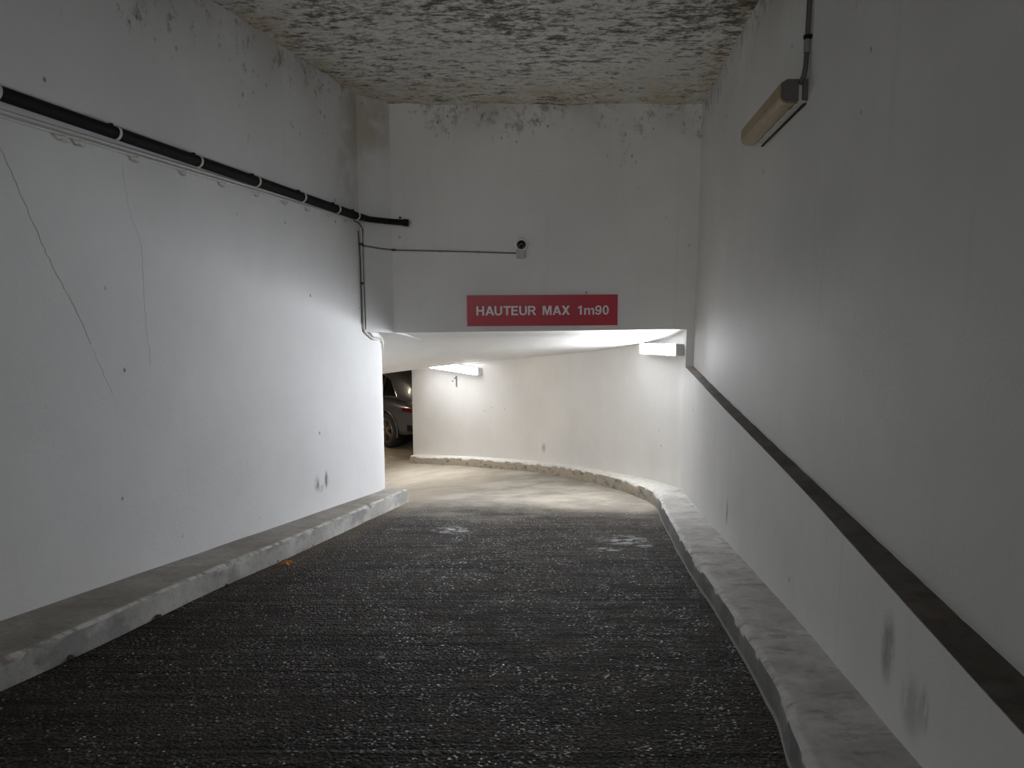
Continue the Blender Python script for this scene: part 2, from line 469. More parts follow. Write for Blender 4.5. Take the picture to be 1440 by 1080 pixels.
# hairline cracks in the left wall
M_crack = plain('crack_shadow', (0.36, 0.355, 0.35), 0.9)
M_crack_f = plain('faint_crack', (0.60, 0.60, 0.60), 0.9)
def crack(pts, wd, mat=None):
    P = []
    for a, b in zip(pts, pts[1:]):
        n = max(2, int((Vector(b) - Vector(a)).length / 0.03))
        for k in range(n):
            t = k / n
            yv = a[0] + (b[0] - a[0]) * t + random.uniform(-0.006, 0.006)
            P.append((yv, a[1] + (b[1] - a[1]) * t))
    bm = bmesh.new()
    pr = None
    nrm = Vector((0.949, -0.314, 0))
    for (yv, zv) in P:
        ww = wd * random.uniform(0.5, 1.3)
        c = Vector((left_x(yv), yv, zv)) + nrm * 0.0012
        t = Vector((0.314, 0.949, 0)) * ww / 2
        q = (bm.verts.new(c - t), bm.verts.new(c + t), bm.verts.new(c + t - nrm * 0.004), bm.verts.new(c - t - nrm * 0.004))
        if pr:
            for k in range(4):
                bm.faces.new((pr[k], pr[(k + 1) % 4], q[(k + 1) % 4], q[k]))
        pr = q
    return obj('crack', bm, mat or M_crack, wall_left)
crack([(4.20, 2.33), (4.232, 2.243), (4.295, 2.092), (4.375, 1.869), (4.432, 1.714), (4.536, 1.491), (4.623, 1.319), (4.693, 1.119)], 0.0040)
crack([(4.693, 1.119), (4.76, 0.95), (4.818, 0.789)], 0.0025, M_crack_f)
crack([(5.015, 2.262), (5.036, 1.999), (5.125, 1.732), (5.113, 1.266), (5.13, 0.932)], 0.0012, M_crack_f)

# ------------------------------------------------------------------ header wall over the low passage
bm = bmesh.new()
hp = [(-1.252, 8.15), (-0.4, 8.15), (0.4, 8.15), (1.2, 8.15), (1.855, 8.15), (1.8551, 8.15), (2.35, 8.15)]
F = []
for (xv, yv) in hp:
    zb = soffit_z(xv, 8.15) - 0.001 if xv <= 1.855 else ledge_z(8.15) - 0.06
    F.append([bm.verts.new((xv, 8.15, zb)), bm.verts.new((xv, 8.15, 3.45)), bm.verts.new((xv, 8.45, 3.45)), bm.verts.new((xv, 8.45, zb + 0.06))])
for A, B in zip(F, F[1:]):
    for k in range(4):
        bm.faces.new((A[k], B[k], B[(k + 1) % 4], A[(k + 1) % 4]))
bm.faces.new(F[0]); bm.faces.new(F[-1][::-1])
bmesh.ops.remove_doubles(bm, verts=bm.verts, dist=0.00001)
o = obj('wall_back', bm, M_back)
tag(o, 'grey-white wall above the low passage carrying the red sign', 'wall', kind='structure')

# low soffit of the turn
bm = bmesh.new()
xs2 = [-9 + 0.1 * i for i in range(114)]
ys2 = [8.15 + 0.1 * j for j in range(69)] + [15.0]
V = [[bm.verts.new((xv, yv, soffit_z(xv, yv) if xv > -3.2 else soffit_z(-3.2, yv))) for xv in xs2] for yv in ys2]
for j in range(len(ys2) - 1):
    for i in range(len(xs2) - 1):
        if xs2[i] < -1.25 and ys2[j] < 8.16:
            pass
        bm.faces.new((V[j][i], V[j][i + 1], V[j + 1][i + 1], V[j + 1][i]))
# wedge between the bend of the left wall and the header
a = bm.verts.new((BX, BY, soffit_z(BX, BY))); b = bm.verts.new((-1.252, 8.15, soffit_z(-1.252, 8.15))); c = bm.verts.new((-1.75, 8.15, soffit_z(-1.75, 8.15)))
bm.faces.new((a, b, c))
o = obj('ceiling_low', bm, M_soff, smooth=True)
tag(o, 'low smooth white soffit over the turn, lit by the tube lamps', 'ceiling', kind='structure')

# ------------------------------------------------------------------ right side
bm = bmesh.new()
sweep_wall(bm, up_path, lambda p: ledge_z(p.y) - 0.05, lambda p: ceil_z(p.y) + 0.12, 0.4, side=1)
o = obj('wall_right', bm, M_rup, smooth=True, angle=20)
tag(o, 'tall white wall above the dark ledge, carrying the unlit lamp', 'wall', kind='structure')

bm = bmesh.new()
sweep_wall(bm, low_path, lambda p: road_z(p.x, p.y) - 0.3, lambda p: ledge_z(p.y), 0.42, side=1)
o = obj('wall_lower', bm, M_low, smooth=True, angle=20)
tag(o, 'lower white wall along the ramp that ends in a narrow ledge', 'wall', kind='structure')
# the dusty ledge itself, a slightly uneven bed on top of the lower wall
bm = bmesh.new()
pr = None
n = 340
def low_x(y):
    for a_, b_ in zip(low_path, low_path[1:]):
        if a_.y <= y <= b_.y: return a_.x + (b_.x - a_.x) * (y - a_.y) / (b_.y - a_.y)
    return 1.855
for i in range(n + 1):
    yv = -13.9 + (8.14 + 13.9) * i / n
    xa = low_x(yv) + 0.004 + 0.004 * noise.noise(Vector((yv * 3, 0, 0)))
    xb = up_x(yv) + 0.03
    z0 = ledge_z(yv) - 0.03
    row = []
    for k in range(5):
        t = k / 4
        row.append(bm.verts.new((xa + (xb - xa) * t, yv, ledge_z(yv) + 0.004 + 0.014 * t + 0.007 * noise.noise(Vector((yv * 6, t * 3, 2))))))
    lo_ = [bm.verts.new((xb, yv, z0)), bm.verts.new((xa, yv, z0))]
    ring = row + lo_
    if pr:
        for k in range(7):
            bm.faces.new((pr[k], pr[(k + 1) % 7], ring[(k + 1) % 7], ring[k]))
    else:
        bm.faces.new(ring[::-1])
    pr = ring
bm.faces.new(pr)
o = obj('trim_1', bm, M_ledge, smooth=True, angle=50)
tag(o, 'dark dusty ledge between the lower and upper right walls', 'ledge', kind='structure')

bm = bmesh.new()
sweep_wall(bm, out_path, lambda p: road_z(p.x, p.y) - 0.3, lambda p: soffit_z(p.x, p.y) + 0.12, 0.32, side=1)
o = obj('wall_curved', bm, M_out, smooth=True, angle=30)
tag(o, 'curved white wall on the outside of the turn with two lit lamps', 'wall', kind='structure')

# ------------------------------------------------------------------ kerbs
def kerb(name, front, back, mat, label, h=0.15, seed=0.0, rough=1.0):
    """front and back: sampled paths with the same number of points"""
    bm = bmesh.new()
    pr = None
    for i, (f, b) in enumerate(zip(front, back)):
        s = i * 0.04 + seed
        def nz(k, fr): return noise.noise(Vector((s * fr, k * 3.1, seed)))
        d = (b - f); d.z = 0
        wd = d.length; d.normalize()
        zf = road_z(f.x, f.y); zb_ = road_z(b.x, b.y)
        chip = max(0.0, nz(1, 2.2)) * 0.014 * rough + max(0, nz(9, 9)) * 0.012 * rough
        j = nz(2, 5) * 0.005 * rough
        top = zf + h
        pts = [
            f + d * (-0.004 + nz(3, 6) * 0.008) + Vector((0, 0, zf - 0.06)),
            f + d * (0.002 + nz(4, 4) * 0.006) + Vector((0, 0, zf + 0.03)),
            f + d * (0.006 + j) + Vector((0, 0, zf + h * 0.70)),
            f + d * (0.010 + j + chip * 0.5) + Vector((0, 0, top - 0.014 - chip)),
            f + d * (0.030 + j + chip) + Vector((0, 0, top - 0.002 - chip * 0.35)),
            f + d * (0.055 + abs(nz(5, 7)) * 0.02) + Vector((0, 0, top + nz(6, 5) * 0.003)),
            f + d * (wd * 0.6) + Vector((0, 0, top + nz(7, 3) * 0.005)),
            f + d * (wd + 0.03) + Vector((0, 0, zb_ + h + 0.002 + nz(8, 3) * 0.004)),
            f + d * (wd + 0.03) + Vector((0, 0, zb_ - 0.06)),
        ]
        ring = [bm.verts.new(p) for p in pts]
        if pr:
            for k in range(len(ring)):
                k2 = (k + 1) % len(ring)
                bm.faces.new((pr[k], pr[k2], ring[k2], ring[k]))
        else:
            bm.faces.new(ring[::-1])
        pr = ring
    bm.faces.new(pr)
    o = obj(name, bm, mat, smooth=True, angle=40)
    return tag(o, label, 'kerb', kind='structure')

def resample(path, step):
    out = [path[0].copy()]
    acc = 0.0
    for a, b in zip(path, path[1:]):
        L = (b - a).length
        t = step - acc
        while t <= L:
            out.append(a + (b - a) * (t / L)); t += step
        acc = (acc + L) % step if L >= step - acc else acc + L
    out.append(path[-1].copy())
    return out

lf = resample(catmull([(-8.2, -14), (-4.7, -4.0), (-3.45, 0), (-2.45, 3.39), (-2.14, 4.65), (-1.87, 5.62), (-1.578, 6.65), (-1.19, 8.15), (-1.165, 8.27)], 12), 0.04)
lb = [Vector((max(left_x(p.y + 0.06), -9), p.y + 0.06, 0)) for p in lf]
lb = [Vector((min(left_x(p.y), -1.415), p.y, 0)) for p in lf]
kerb('trim_2', lf, lb, M_kerb_l, 'raised concrete kerb along the left wall ending bluntly at the turn', seed=1.3)

rf = catmull([(0.0, -14), (0.50, -2), (0.72, 0), (1.045, 2.5), (1.165, 3.2), (1.268, 4.5), (1.325, 5.6), (1.462, 7.2), (1.535, 8.02), (1.43, 8.87), (1.215, 9.7), (0.72, 11.0), (0.20, 11.9), (-0.85, 13.35), (-1.99, 14.60)], 12)
rf = resample(rf, 0.04)
wl = low_path + out_path[1:]
wl = resample(wl, 0.02)
rb = []
jmin = 0
for i, p in enumerate(rf):                     # nearest wall point, never running backwards
    best = min(range(jmin, min(jmin + 80, len(wl))), key=lambda j: (wl[j] - p).length)
    jmin = best
    rb.append(wl[best])
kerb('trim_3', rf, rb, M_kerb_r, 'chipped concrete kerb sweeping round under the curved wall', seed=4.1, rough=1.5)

# ------------------------------------------------------------------ parking level beyond
M_gwall = wall_mat('parking_wall', (0.55, 0.46, 0.36), mould=0.0, streak=0.1)
bm = bmesh.new(); box(bm, (-9, 22.6, -2.6), (3.0, 22.9, 0.2)); o = obj('wall_far', bm, M_gwall)
tag(o, 'dim tan wall at the back of the parking level', 'wall', kind='structure')
bm = bmesh.new(); box(bm, (2.9, 14.6, -2.6), (3.2, 22.6, 0.2)); o = obj('wall_side', bm, M_gwall)
tag(o, 'dim side wall of the parking level behind the curved wall', 'wall', kind='structure')
bm = bmesh.new(); box(bm, (-1.75, 15.02, -2.6), (2.9, 15.25, 0.2)); o = obj('wall_front', bm, M_gwall)
tag(o, 'dim wall of the parking level backing onto the curved wall', 'wall', kind='structure')
bm = bmesh.new(); box(bm, (-9.3, 9.8, -2.6), (-9.0, 22.9, 0.2)); o = obj('wall_end', bm, M_gwall)
tag(o, 'dim end wall of the parking level past the car', 'wall', kind='structure')
bm = bmesh.new(); box(bm, (-9, 14.98, -0.02), (3.0, 22.9, 0.18)); o = obj('ceiling_parking', bm, M_gwall)
tag(o, 'dim tan ceiling of the parking level over the car', 'ceiling', kind='structure')
bm = bmesh.new(); box(bm, (-9, 14.98, -0.30), (-1.7, 15.1, 0.0)); o = obj('trim_4', bm, M_soff)
bmesh_dummy = None
tag(o, 'white downstand beam at the mouth of the parking level', 'beam', kind='structure')

# ------------------------------------------------------------------ black pipe with clips
M_black = plain('black_pvc', (0.008, 0.008, 0.009), 0.75, Specular_IOR_Level=0.2)
M_white = plain('white_pvc', (0.66, 0.66, 0.63), 0.45)
M_clipw = plain('ivory_clip', (0.62, 0.60, 0.54), 0.5)
M_cable = plain('dark_cable', (0.03, 0.03, 0.034), 0.5)
NL = Vector((0.949, -0.314, 0))
def lw(y, z, off): return Vector((left_x(y), y, z)) + NL * off
def pipe_z(y): return 2.506 - 0.1128 * (y - 4.258)
root = thing('drain_pipe', 'thick black pipe clipped along the left wall and stubbed into the header', 'pipe', tuple(lw(7.0, pipe_z(7.0), 0)))
bm = bmesh.new()
pts = [lw(-7.9 + 1.0 * i, pipe_z(-7.9 + i), 0.055) for i in range(15)] + [lw(7.6, pipe_z(7.6), 0.055), lw(7.74, pipe_z(7.74) + 0.0, 0.056), Vector((-1.43, 7.86, 2.095)), Vector((-1.30, 8.02, 2.088)), Vector((-1.22, 8.075, 2.084)), Vector((-1.10, 8.085, 2.076))]
tube(bm, pts, [0.039] * 16 + [0.036] + [0.030] * 4, 16)
obj('pipe', bm, M_black, root, smooth=True)
bm = bmesh.new()
tube(bm, [Vector((-1.105, 8.06, 2.076)), Vector((-1.105, 8.145, 2.076))], 0.034, 16)
tube(bm, [Vector((-1.125, 8.085, 2.077)), Vector((-1.07, 8.086, 2.073))], 0.036, 16)
obj('end_cap', bm, M_black, root, smooth=True)
bm = bmesh.new(); tube(bm, [Vector((-1.16, 8.084, 2.115)), Vector((-1.15, 8.084, 2.135))], 0.010, 8)
obj('bleed_screw', bm, M_black, root, smooth=True)
clip_y = [4.931, 5.612, 6.231, 6.827, 7.359, 7.70] + [4.931 - 0.74 * k for k in range(1, 6)]
for yv in clip_y:
    bm = bmesh.new()
    c = lw(yv, pipe_z(yv), 0.055)
    d = Vector((0.314, 0.949, -0.107)).normalized()
    up = (Vector((0, 0, 1)) - d * d.z).normalized()
    pr = None
    for k in range(15):                          # an open saddle hugging the pipe
        a = math.radians(-100 + 215 * k / 14)
        rad = NL * math.cos(a) + up * math.sin(a)
        q = [bm.verts.new(c + rad * r_ + d * t_) for (r_, t_) in ((0.0395, -0.008), (0.0455, -0.008), (0.0455, 0.008), (0.0395, 0.008))]
        if pr:
            for m in range(4): bm.faces.new((pr[m], pr[(m + 1) % 4], q[(m + 1) % 4], q[m]))
        else: bm.faces.new(q[::-1])
        pr = q
    bm.faces.new(pr)
    cl = obj('clip', bm, M_clipw, root, smooth=True)
    bm = bmesh.new()
    a0 = lw(yv - 0.012, pipe_z(yv) + 0.030, 0.0); tube(bm, [lw(yv, pipe_z(yv) + 0.052, 0.0), lw(yv, pipe_z(yv) + 0.050, 0.03)], 0.012, 8)
    obj('clip_base', bm, M_black, cl, smooth=True)

# ------------------------------------------------------------------ two thin conduits under the pipe, turning down and round the corner
def soft(yv, xv): return soffit_z(xv, yv)
def arc_pt(deg, off, zoff):
    a = math.radians(deg)
    xv = cx + (rr + off) * math.cos(a); yv = cy + (rr + off) * math.sin(a)
    return Vector((xv, yv, soffit_z(xv, yv) + zoff))
def conduit(name, label, off, z_a, z_b, ydown, zlow, mat, r, z_start):
    root = thing(name, label, 'conduit', tuple(lw(ydown, 1.0, 0)), group=None)
    P = [lw(-8.9, z_a + 0.0905 * (4.25 + 8.9), off)]
    for k in range(27):
        yv = -8.4 + 0.6 * k
        if yv < ydown - 0.12: P.append(lw(yv, z_a - (z_a - z_b) / (7.82 - 4.25) * (yv - 4.25), off))
    P += [lw(ydown - 0.08, z_b + 0.004, off), lw(ydown - 0.03, z_b - 0.008, off), lw(ydown, z_b - 0.045, off), lw(ydown, z_b - 0.12, off)]
    P += [lw(ydown, 1.6, off), lw(ydown, 1.2, off), lw(ydown, zlow + 0.05, off), lw(ydown + 0.008, zlow + 0.015, off), lw(ydown + 0.05, zlow - 0.015, off)]
    P += [lw(8.02, zlow - 0.065 - (8.02 - ydown) * 0.10, off)]
    for dg in (-14, -4, 6, 16, 28, 45, 65, 85):
        q = arc_pt(dg, off, zlow - soffit_z(BX, BY) - 0.07)
        P.append(q)
    bm = bmesh.new(); tube(bm, P, r, 10)
    obj('tube', bm, mat, root, smooth=True, angle=60)
    return root
c1 = conduit('cable_conduit', 'thin white conduit right under the black pipe, turning down the wall', 0.018, 2.428, 2.092, 7.895, 0.985, M_white, 0.0105, 0)
c2 = conduit('cable_conduit', 'thin white conduit with hanging saddle clips, lowest of the wall runs', 0.017, 2.400, 2.072, 7.850, 0.960, M_white, 0.0095, 0)
def cz(y): return 2.400 - 0.0919 * (y - 4.25)
for yv in [4.606, 4.72, 5.12, 5.529, 5.908, 6.283, 6.644, 6.965, 7.284, 7.572, 4.2, 3.8]:
    bm = bmesh.new()
    pr = None
    for k in range(9):
        a = math.radians(-170 + 180 * k / 8)
        c = lw(yv, cz(yv) - 0.014, 0.017)
        rad = NL * math.cos(a) * 0.017 + Vector((0, 0, 1)) * math.sin(a) * 0.026
        p = c + rad
        dd = Vector((0.314, 0.949, 0)) * 0.011
        q = [bm.verts.new(p - dd), bm.verts.new(p + dd), bm.verts.new(p + dd + rad.normalized() * 0.004), bm.verts.new(p - dd + rad.normalized() * 0.004)]
        if pr:
            for m in range(4): bm.faces.new((pr[m], pr[(m + 1) % 4], q[(m + 1) % 4], q[m]))
        else: bm.faces.new(q[::-1])
        pr = q
    bm.faces.new(pr)
    obj('saddle_clip', bm, M_clipw, c2)
# black cables dropping beside the conduits
root = thing('power_cable', 'thin black cable dropping down the wall bend beside the conduits', 'cable', tuple(lw(7.872, 1.0, 0)))
bm = bmesh.new()
tube(bm, [lw(7.70, pipe_z(7.7) - 0.045, 0.03), lw(7.80, pipe_z(7.8) - 0.055, 0.026), lw(7.868, 2.0, 0.022), lw(7.872, 1.9, 0.016), lw(7.873, 1.5, 0.016), lw(7.874, 1.15, 0.016), lw(7.88, 0.985, 0.016)], 0.0065, 8)
obj('cable', bm, M_cable, root, smooth=True, angle=60)
bm = bmesh.new(); tube(bm, [lw(7.80, 1.98, 0.012), lw(7.822, 1.7, 0.012), lw(7.826, 1.4, 0.012), lw(7.82, 1.05, 0.012)], 0.005, 8)
obj('cable', bm, M_cable, root, smooth=True, angle=60)
for zz in (1.46, 1.85):
    bm = bmesh.new(); box(bm, (left_x(7.84) + 0.0, 7.815, zz - 0.012), (left_x(7.84) + 0.03, 7.845, zz + 0.012), 0.003); obj('cable_clip', bm, M_cable, root)

# wire to the camera across the header
M_wire = plain('grey_wire', (0.16, 0.155, 0.15), 0.6)
root = thing('camera_wire', 'thin grey wire running across the header to the dome camera', 'wire', (-1.24, 8.14, 1.80))
bm = bmesh.new()
nb = Vector((0.739, -0.674, 0))
def bc(t, z, off): return Vector((BX + (-1.252 - BX) * t, BY + (8.15 - BY) * t, z)) + nb * off
tube(bm, [bc(0.05, 1.836, 0.012), bc(0.3, 1.826, 0.011), bc(0.6, 1.811, 0.011), bc(0.95, 1.801, 0.012), Vector((-1.20, 8.137, 1.798)), Vector((-0.9, 8.138, 1.791)), Vector((-0.5, 8.139, 1.782)), Vector((-0.2, 8.139, 1.773)), Vector((0.05, 8.137, 1.766))], 0.0075, 8)
obj('wire', bm, M_wire, root, smooth=True, angle=60)
for (p, s_) in ((Vector((-1.235, 8.13, 1.800)), 0.022), (bc(0.05, 1.838, 0.014), 0.016)):
    bm = bmesh.new(); box(bm, p - Vector((s_, 0.014, 0.012)), p + Vector((s_, 0.014, 0.012)), 0.004); obj('wire_clip', bm, M_cable, root)
for xv in (-0.75, -0.35):
    zz = 1.791 - (xv + 0.9) * 0.0245
    bm = bmesh.new(); box(bm, (xv - 0.008, 8.128, zz - 0.012), (xv + 0.008, 8.15, zz + 0.012), 0.003); obj('wire_clip', bm, M_wire, root)

# ------------------------------------------------------------------ dome camera
M_camw = plain('camera_white', (0.72, 0.72, 0.70), 0.4)
M_camg = plain('camera_box_grey', (0.42, 0.42, 0.42), 0.5)
t = NT('smoked_dome'); t.set(Base_Color=(0.006, 0.006, 0.008), Roughness=0.12); M_dome = t.m
root = thing('security_camera', 'small white dome camera with black eye above the red sign', 'camera', (0.097, 8.15, 1.869))
R = Matrix.Translation((0.097, 8.15, 1.869)) @ Matrix.Rotation(math.radians(90), 4, 'X')
Rt = R @ Matrix.Rotation(math.radians(14), 4, 'X')
bm = bmesh.new(); lathe(bm, [(0, 0.0), (0.058, 0.0), (0.060, 0.006), (0.060, 0.020), (0.054, 0.030), (0, 0.032)], R, 32); obj('mounting_base', bm, M_camw, root, smooth=True)
bm = bmesh.new(); lathe(bm, [(0, 0.015), (0.056, 0.018), (0.067, 0.035), (0.068, 0.055), (0.062, 0.072), (0.052, 0.080), (0.047, 0.078), (0.045, 0.070), (0, 0.068)], Rt, 32); obj('housing', bm, M_camw, root, smooth=True, angle=60)
bm = bmesh.new()
prof = [(0.0465 * math.cos(math.radians(a)), 0.070 + 0.034 * math.sin(math.radians(a))) for a in range(0, 90, 10)] + [(0, 0.104)]
lathe(bm, prof, Rt, 32); dm = obj('dome', bm, M_dome, root, smooth=True, angle=80)
bm = bmesh.new(); lathe(bm, [(0.018, 0.097), (0.020, 0.101), (0.014, 0.104), (0, 0.1035)], Rt, 20); obj('lens', bm, plain('lens_ring', (0.03, 0.03, 0.035), 0.25), dm, smooth=True)
bm = bmesh.new(); box(bm, (0.046, 8.095, 1.712), (0.135, 8.15, 1.804), 0.006); jb = obj('junction_box', bm, M_camg, root)
bm = bmesh.new(); box(bm, (0.053, 8.089, 1.719), (0.128, 8.096, 1.797), 0.003); obj('cover', bm, M_camg, jb)

# ------------------------------------------------------------------ red sign
t = NT('red_sign_face')
rn = t.noise(t.co, 1.2, 3)
t.set(Base_Color=t.mix(rn, (0.36, 0.016, 0.035), (0.44, 0.022, 0.045)), Roughness=0.32)
M_red = t.m
M_let = plain('sign_lettering', (0.74, 0.72, 0.74), 0.4, grain=0.02)
root = thing('height_sign', 'long red sign reading HAUTEUR MAX 1m90 in white capitals', 'sign', (0.32, 8.15, 1.005))
Tilt = Matrix.Translation((0.32, 8.138, 1.170)) @ Matrix.Rotation(math.radians(-0.40), 4, 'Y')
bm = bmesh.new(); box(bm, (-0.795, -0.006, -0.162), (0.795, 0.010, 0.162), 0.002, mat=Tilt); pn = obj('panel', bm, M_red, root)
# bold grotesque capitals from bars and bowls; unit = cap height
def glyph(ch):
    """returns (advance width, list of polygons)"""
    t = 0.195
    def bar(x0, y0, x1, y1): return [(x0, y0), (x1, y0), (x1, y1), (x0, y1)]
    def bowl(cx_, cy_, ro_x, ro_y, a0, a1, tt=t, n=14, ty=None):
        ty = tt * 0.86 if ty is None else ty
        polys = []
        for k in range(n):
            A0 = math.radians(a0 + (a1 - a0) * k / n); A1 = math.radians(a0 + (a1 - a0) * (k + 1) / n)
            polys.append([(cx_ + ro_x * math.cos(A0), cy_ + ro_y * math.sin(A0)), (cx_ + ro_x * math.cos(A1), cy_ + ro_y * math.sin(A1)),
                          (cx_ + (ro_x - tt) * math.cos(A1), cy_ + (ro_y - ty) * math.sin(A1)), (cx_ + (ro_x - tt) * math.cos(A0), cy_ + (ro_y - ty) * math.sin(A0))])
        return polys
    if ch == 'H': return 0.78, [bar(0, 0, t, 1), bar(0.78 - t, 0, 0.78, 1), bar(t, 0.42, 0.78 - t, 0.60)]
    if ch == 'A': return 0.90, [[(0, 0), (0.21, 0), (0.55, 1), (0.345, 1)], [(0.90, 0), (0.69, 0), (0.345, 1), (0.55, 1)], bar(0.22, 0.22, 0.68, 0.385)]
    if ch == 'U': return 0.78, [bar(0, 0.36, t, 1), bar(0.78 - t, 0.36, 0.78, 1)] + bowl(0.39, 0.37, 0.39, 0.39, 180, 360)
    if ch == 'T': return 0.76, [bar(0, 0.83, 0.76, 1), bar(0.38 - t / 2, 0, 0.38 + t / 2, 0.83)]
    if ch == 'E': return 0.68, [bar(0, 0, t, 1), bar(t, 0.83, 0.66, 1), bar(t, 0.43, 0.62, 0.59), bar(t, 0, 0.68, 0.17)]
    if ch == 'R': return 0.80, [bar(0, 0, t, 1), bar(t, 0.83, 0.47, 1), bar(t, 0.40, 0.47, 0.56), [(0.36, 0.42), (0.56, 0.44), (0.83, 0), (0.60, 0)]] + bowl(0.46, 0.70, 0.29, 0.30, -90, 90, ty=0.165)
    if ch == 'M': return 0.92, [bar(0, 0, 0.18, 1), bar(0.74, 0, 0.92, 1), [(0.10, 1), (0.28, 1), (0.545, 0), (0.375, 0)], [(0.82, 1), (0.64, 1), (0.375, 0), (0.545, 0)]]
    if ch == 'X': return 0.86, [[(0, 0), (0.235, 0), (0.84, 1), (0.605, 1)], [(0.86, 0), (0.62, 0), (0.02, 1), (0.26, 1)]]
    if ch == '1': return 0.56, [bar(0.22, 0, 0.22 + t, 1), [(0, 0.66), (0, 0.82), (0.16, 0.90), (0.26, 1), (0.30, 0.80)]]
    if ch == 'm':
        r_ = 0.235
        return 1.06, [bar(0, 0, 0.18, 0.73), bar(0.44, 0, 0.62, 0.50), bar(0.88, 0, 1.06, 0.50)] + bowl(0.40, 0.49, 0.22, 0.26, 0, 155, tt=0.18, ty=0.15) + bowl(0.84, 0.49, 0.22, 0.26, 0, 155, tt=0.18, ty=0.15)
    if ch == '9': return 0.66, bowl(0.33, 0.67, 0.33, 0.34, 0, 360, tt=0.185, ty=0.15, n=24) + bowl(0.29, 0.42, 0.37, 0.43, -150, 35, tt=0.185, ty=0.15)
    if ch == '0': return 0.66, bowl(0.33, 0.5, 0.33, 0.51, 0, 360, tt=0.185, ty=0.15, n=28)
    return 0.35, []
def text_mesh(body, x0, x1, height, M, depth, name, mat, parent):
    polys = []; adv = 0.0
    for ch in body:
        wd, ps = glyph(ch)
        polys += [[(a_ + adv, b_) for a_, b_ in p] for p in ps]
        adv += wd + (0.11 if ch not in 'A' else 0.03) - (0.06 if ch in 'T' else 0)
    mx = max(a_ for p in polys for a_, _ in p)
    bm = bmesh.new()
    for k, p in enumerate(polys):
        dp = depth + 0.00004 * (k % 7)                    # keep overlapping strokes from being coplanar
        q = [M @ Vector((x0 + a_ / mx * (x1 - x0), 0, (b_ - 0.5) * height)) for a_, b_ in p]
        off = M.to_3x3() @ Vector((0, -dp, 0))
        A_ = [bm.verts.new(v) for v in q]; B_ = [bm.verts.new(v + off) for v in q]
        bm.faces.new(B_)
        for i in range(len(q)):
            j = (i + 1) % len(q); bm.faces.new((A_[i], A_[j], B_[j], B_[i]))
    return obj(name, bm, mat, parent)
TT = Tilt @ Matrix.Translation((-0.32, -0.0055, 0.0))
for body, x0, x1 in (('HAUTEUR', -0.376, 0.256), ('MAX', 0.323, 0.612), ('1m90', 0.695, 1.022)):
    text_mesh(body, x0, x1, 0.096, TT, 0.002, 'lettering', M_let, pn)

# ------------------------------------------------------------------ tube lamps
M_diff = emit('lit_diffuser', (0.93, 0.955, 1.0, 1), LAMP)
M_body = plain('lamp_body_grey', (0.78, 0.79, 0.79), 0.4)
M_end = plain('lamp_end_grey', (0.42, 0.44, 0.44), 0.45)
def lamp(label, a, b, nrm, hh=0.060, dd=0.018, mat=M_diff, warm=False):
    """wall batten: a, b the ends of its back centre line, nrm away from the wall"""
    a = Vector(a); b = Vector(b); nrm = Vector(nrm).normalized()
    d = (b - a); L = d.length; d.normalize()
    up = nrm.cross(d).normalized()
    if up.z < 0: up = -up
    Mx = Matrix((( d.x, nrm.x, up.x, a.x), (d.y, nrm.y, up.y, a.y), (d.z, nrm.z, up.z, a.z), (0, 0, 0, 1)))
    root = thing('wall_lamp', label, 'lamp', tuple(a), group=None)
    bm = bmesh.new(); box(bm, (-0.004, 0.0, -hh * 1.16), (L + 0.004, 0.088, hh * 1.10), 0.006, mat=Mx); obj('base', bm, M_body, root)
    # rounded diffuser: half-capsule section swept with closed round ends
    bm = bmesh.new()
    rings = []
    N = 14
    st = [(0.0, 0.30), (0.008, 0.66), (0.022, 0.88), (0.04, 0.97), (0.06, 1.0)]
    stations = st + [(L * 0.5, 1.0)] + [(L - s_, k) for s_, k in reversed(st)]
    for (xv, k) in stations:
        ring = []
        for i in range(N + 1):
            an = math.pi * i / N
            ring.append(bm.verts.new(Mx @ Vector((xv, 0.080 + dd * k * (abs(math.sin(an)) ** 0.7), -hh * k * math.copysign(abs(math.cos(an)) ** 0.6, math.cos(an))))))
        rings.append(ring)
    for A, B in zip(rings, rings[1:]):
        for i in range(N): bm.faces.new((A[i], A[i + 1], B[i + 1], B[i]))
        bm.faces.new((A[N], A[0], B[0], B[N]))
    bm.faces.new(rings[0]); bm.faces.new(rings[-1][::-1])
    obj('diffuser', bm, mat, root, smooth=True, angle=60)
    for xv in (-0.014, L - 0.012):
        bm = bmesh.new(); box(bm, (xv, 0.0, -hh * 1.06), (xv + 0.026, 0.096, hh * 1.06), 0.006, mat=Mx); obj('end_cap', bm, M_end, root)
    for xv in (L * 0.25, L * 0.75):
        for sg in (-1, 1):
            bm = bmesh.new(); box(bm, (xv - 0.014, 0.062, sg * hh * 1.10 - 0.004), (xv + 0.014, 0.094, sg * hh * 1.10 + 0.004), 0.001, mat=Mx); obj('latch', bm, M_end, root)
    return root
def on_out(y):
    for a_, b_ in zip(out_path, out_path[1:]):
        if a_.y <= y <= b_.y:
            t_ = (y - a_.y) / (b_.y - a_.y); return a_.lerp(b_, t_)
    return out_path[-1]
def lamp_on_out(label, ya, yb, za, zb):
    A = on_out(ya); B = on_out(yb)
    d = (B - A).normalized(); n_ = Vector((-d.y, d.x, 0))
    gap = 0.0
    for k in range(1, 10):                         # keep the straight batten clear of the bowed wall
        q = on_out(ya + (yb - ya) * k / 10); gap = max(gap, (q - A).dot(n_))
    off = n_ * (gap + 0.002)
    return lamp(label, (A + off) + Vector((0, 0, za)), (B + off) + Vector((0, 0, zb)), n_)
lamp_on_out('lit tube lamp just behind the header edge beside the right wall', 8.24, 9.24, 0.742, 0.655)
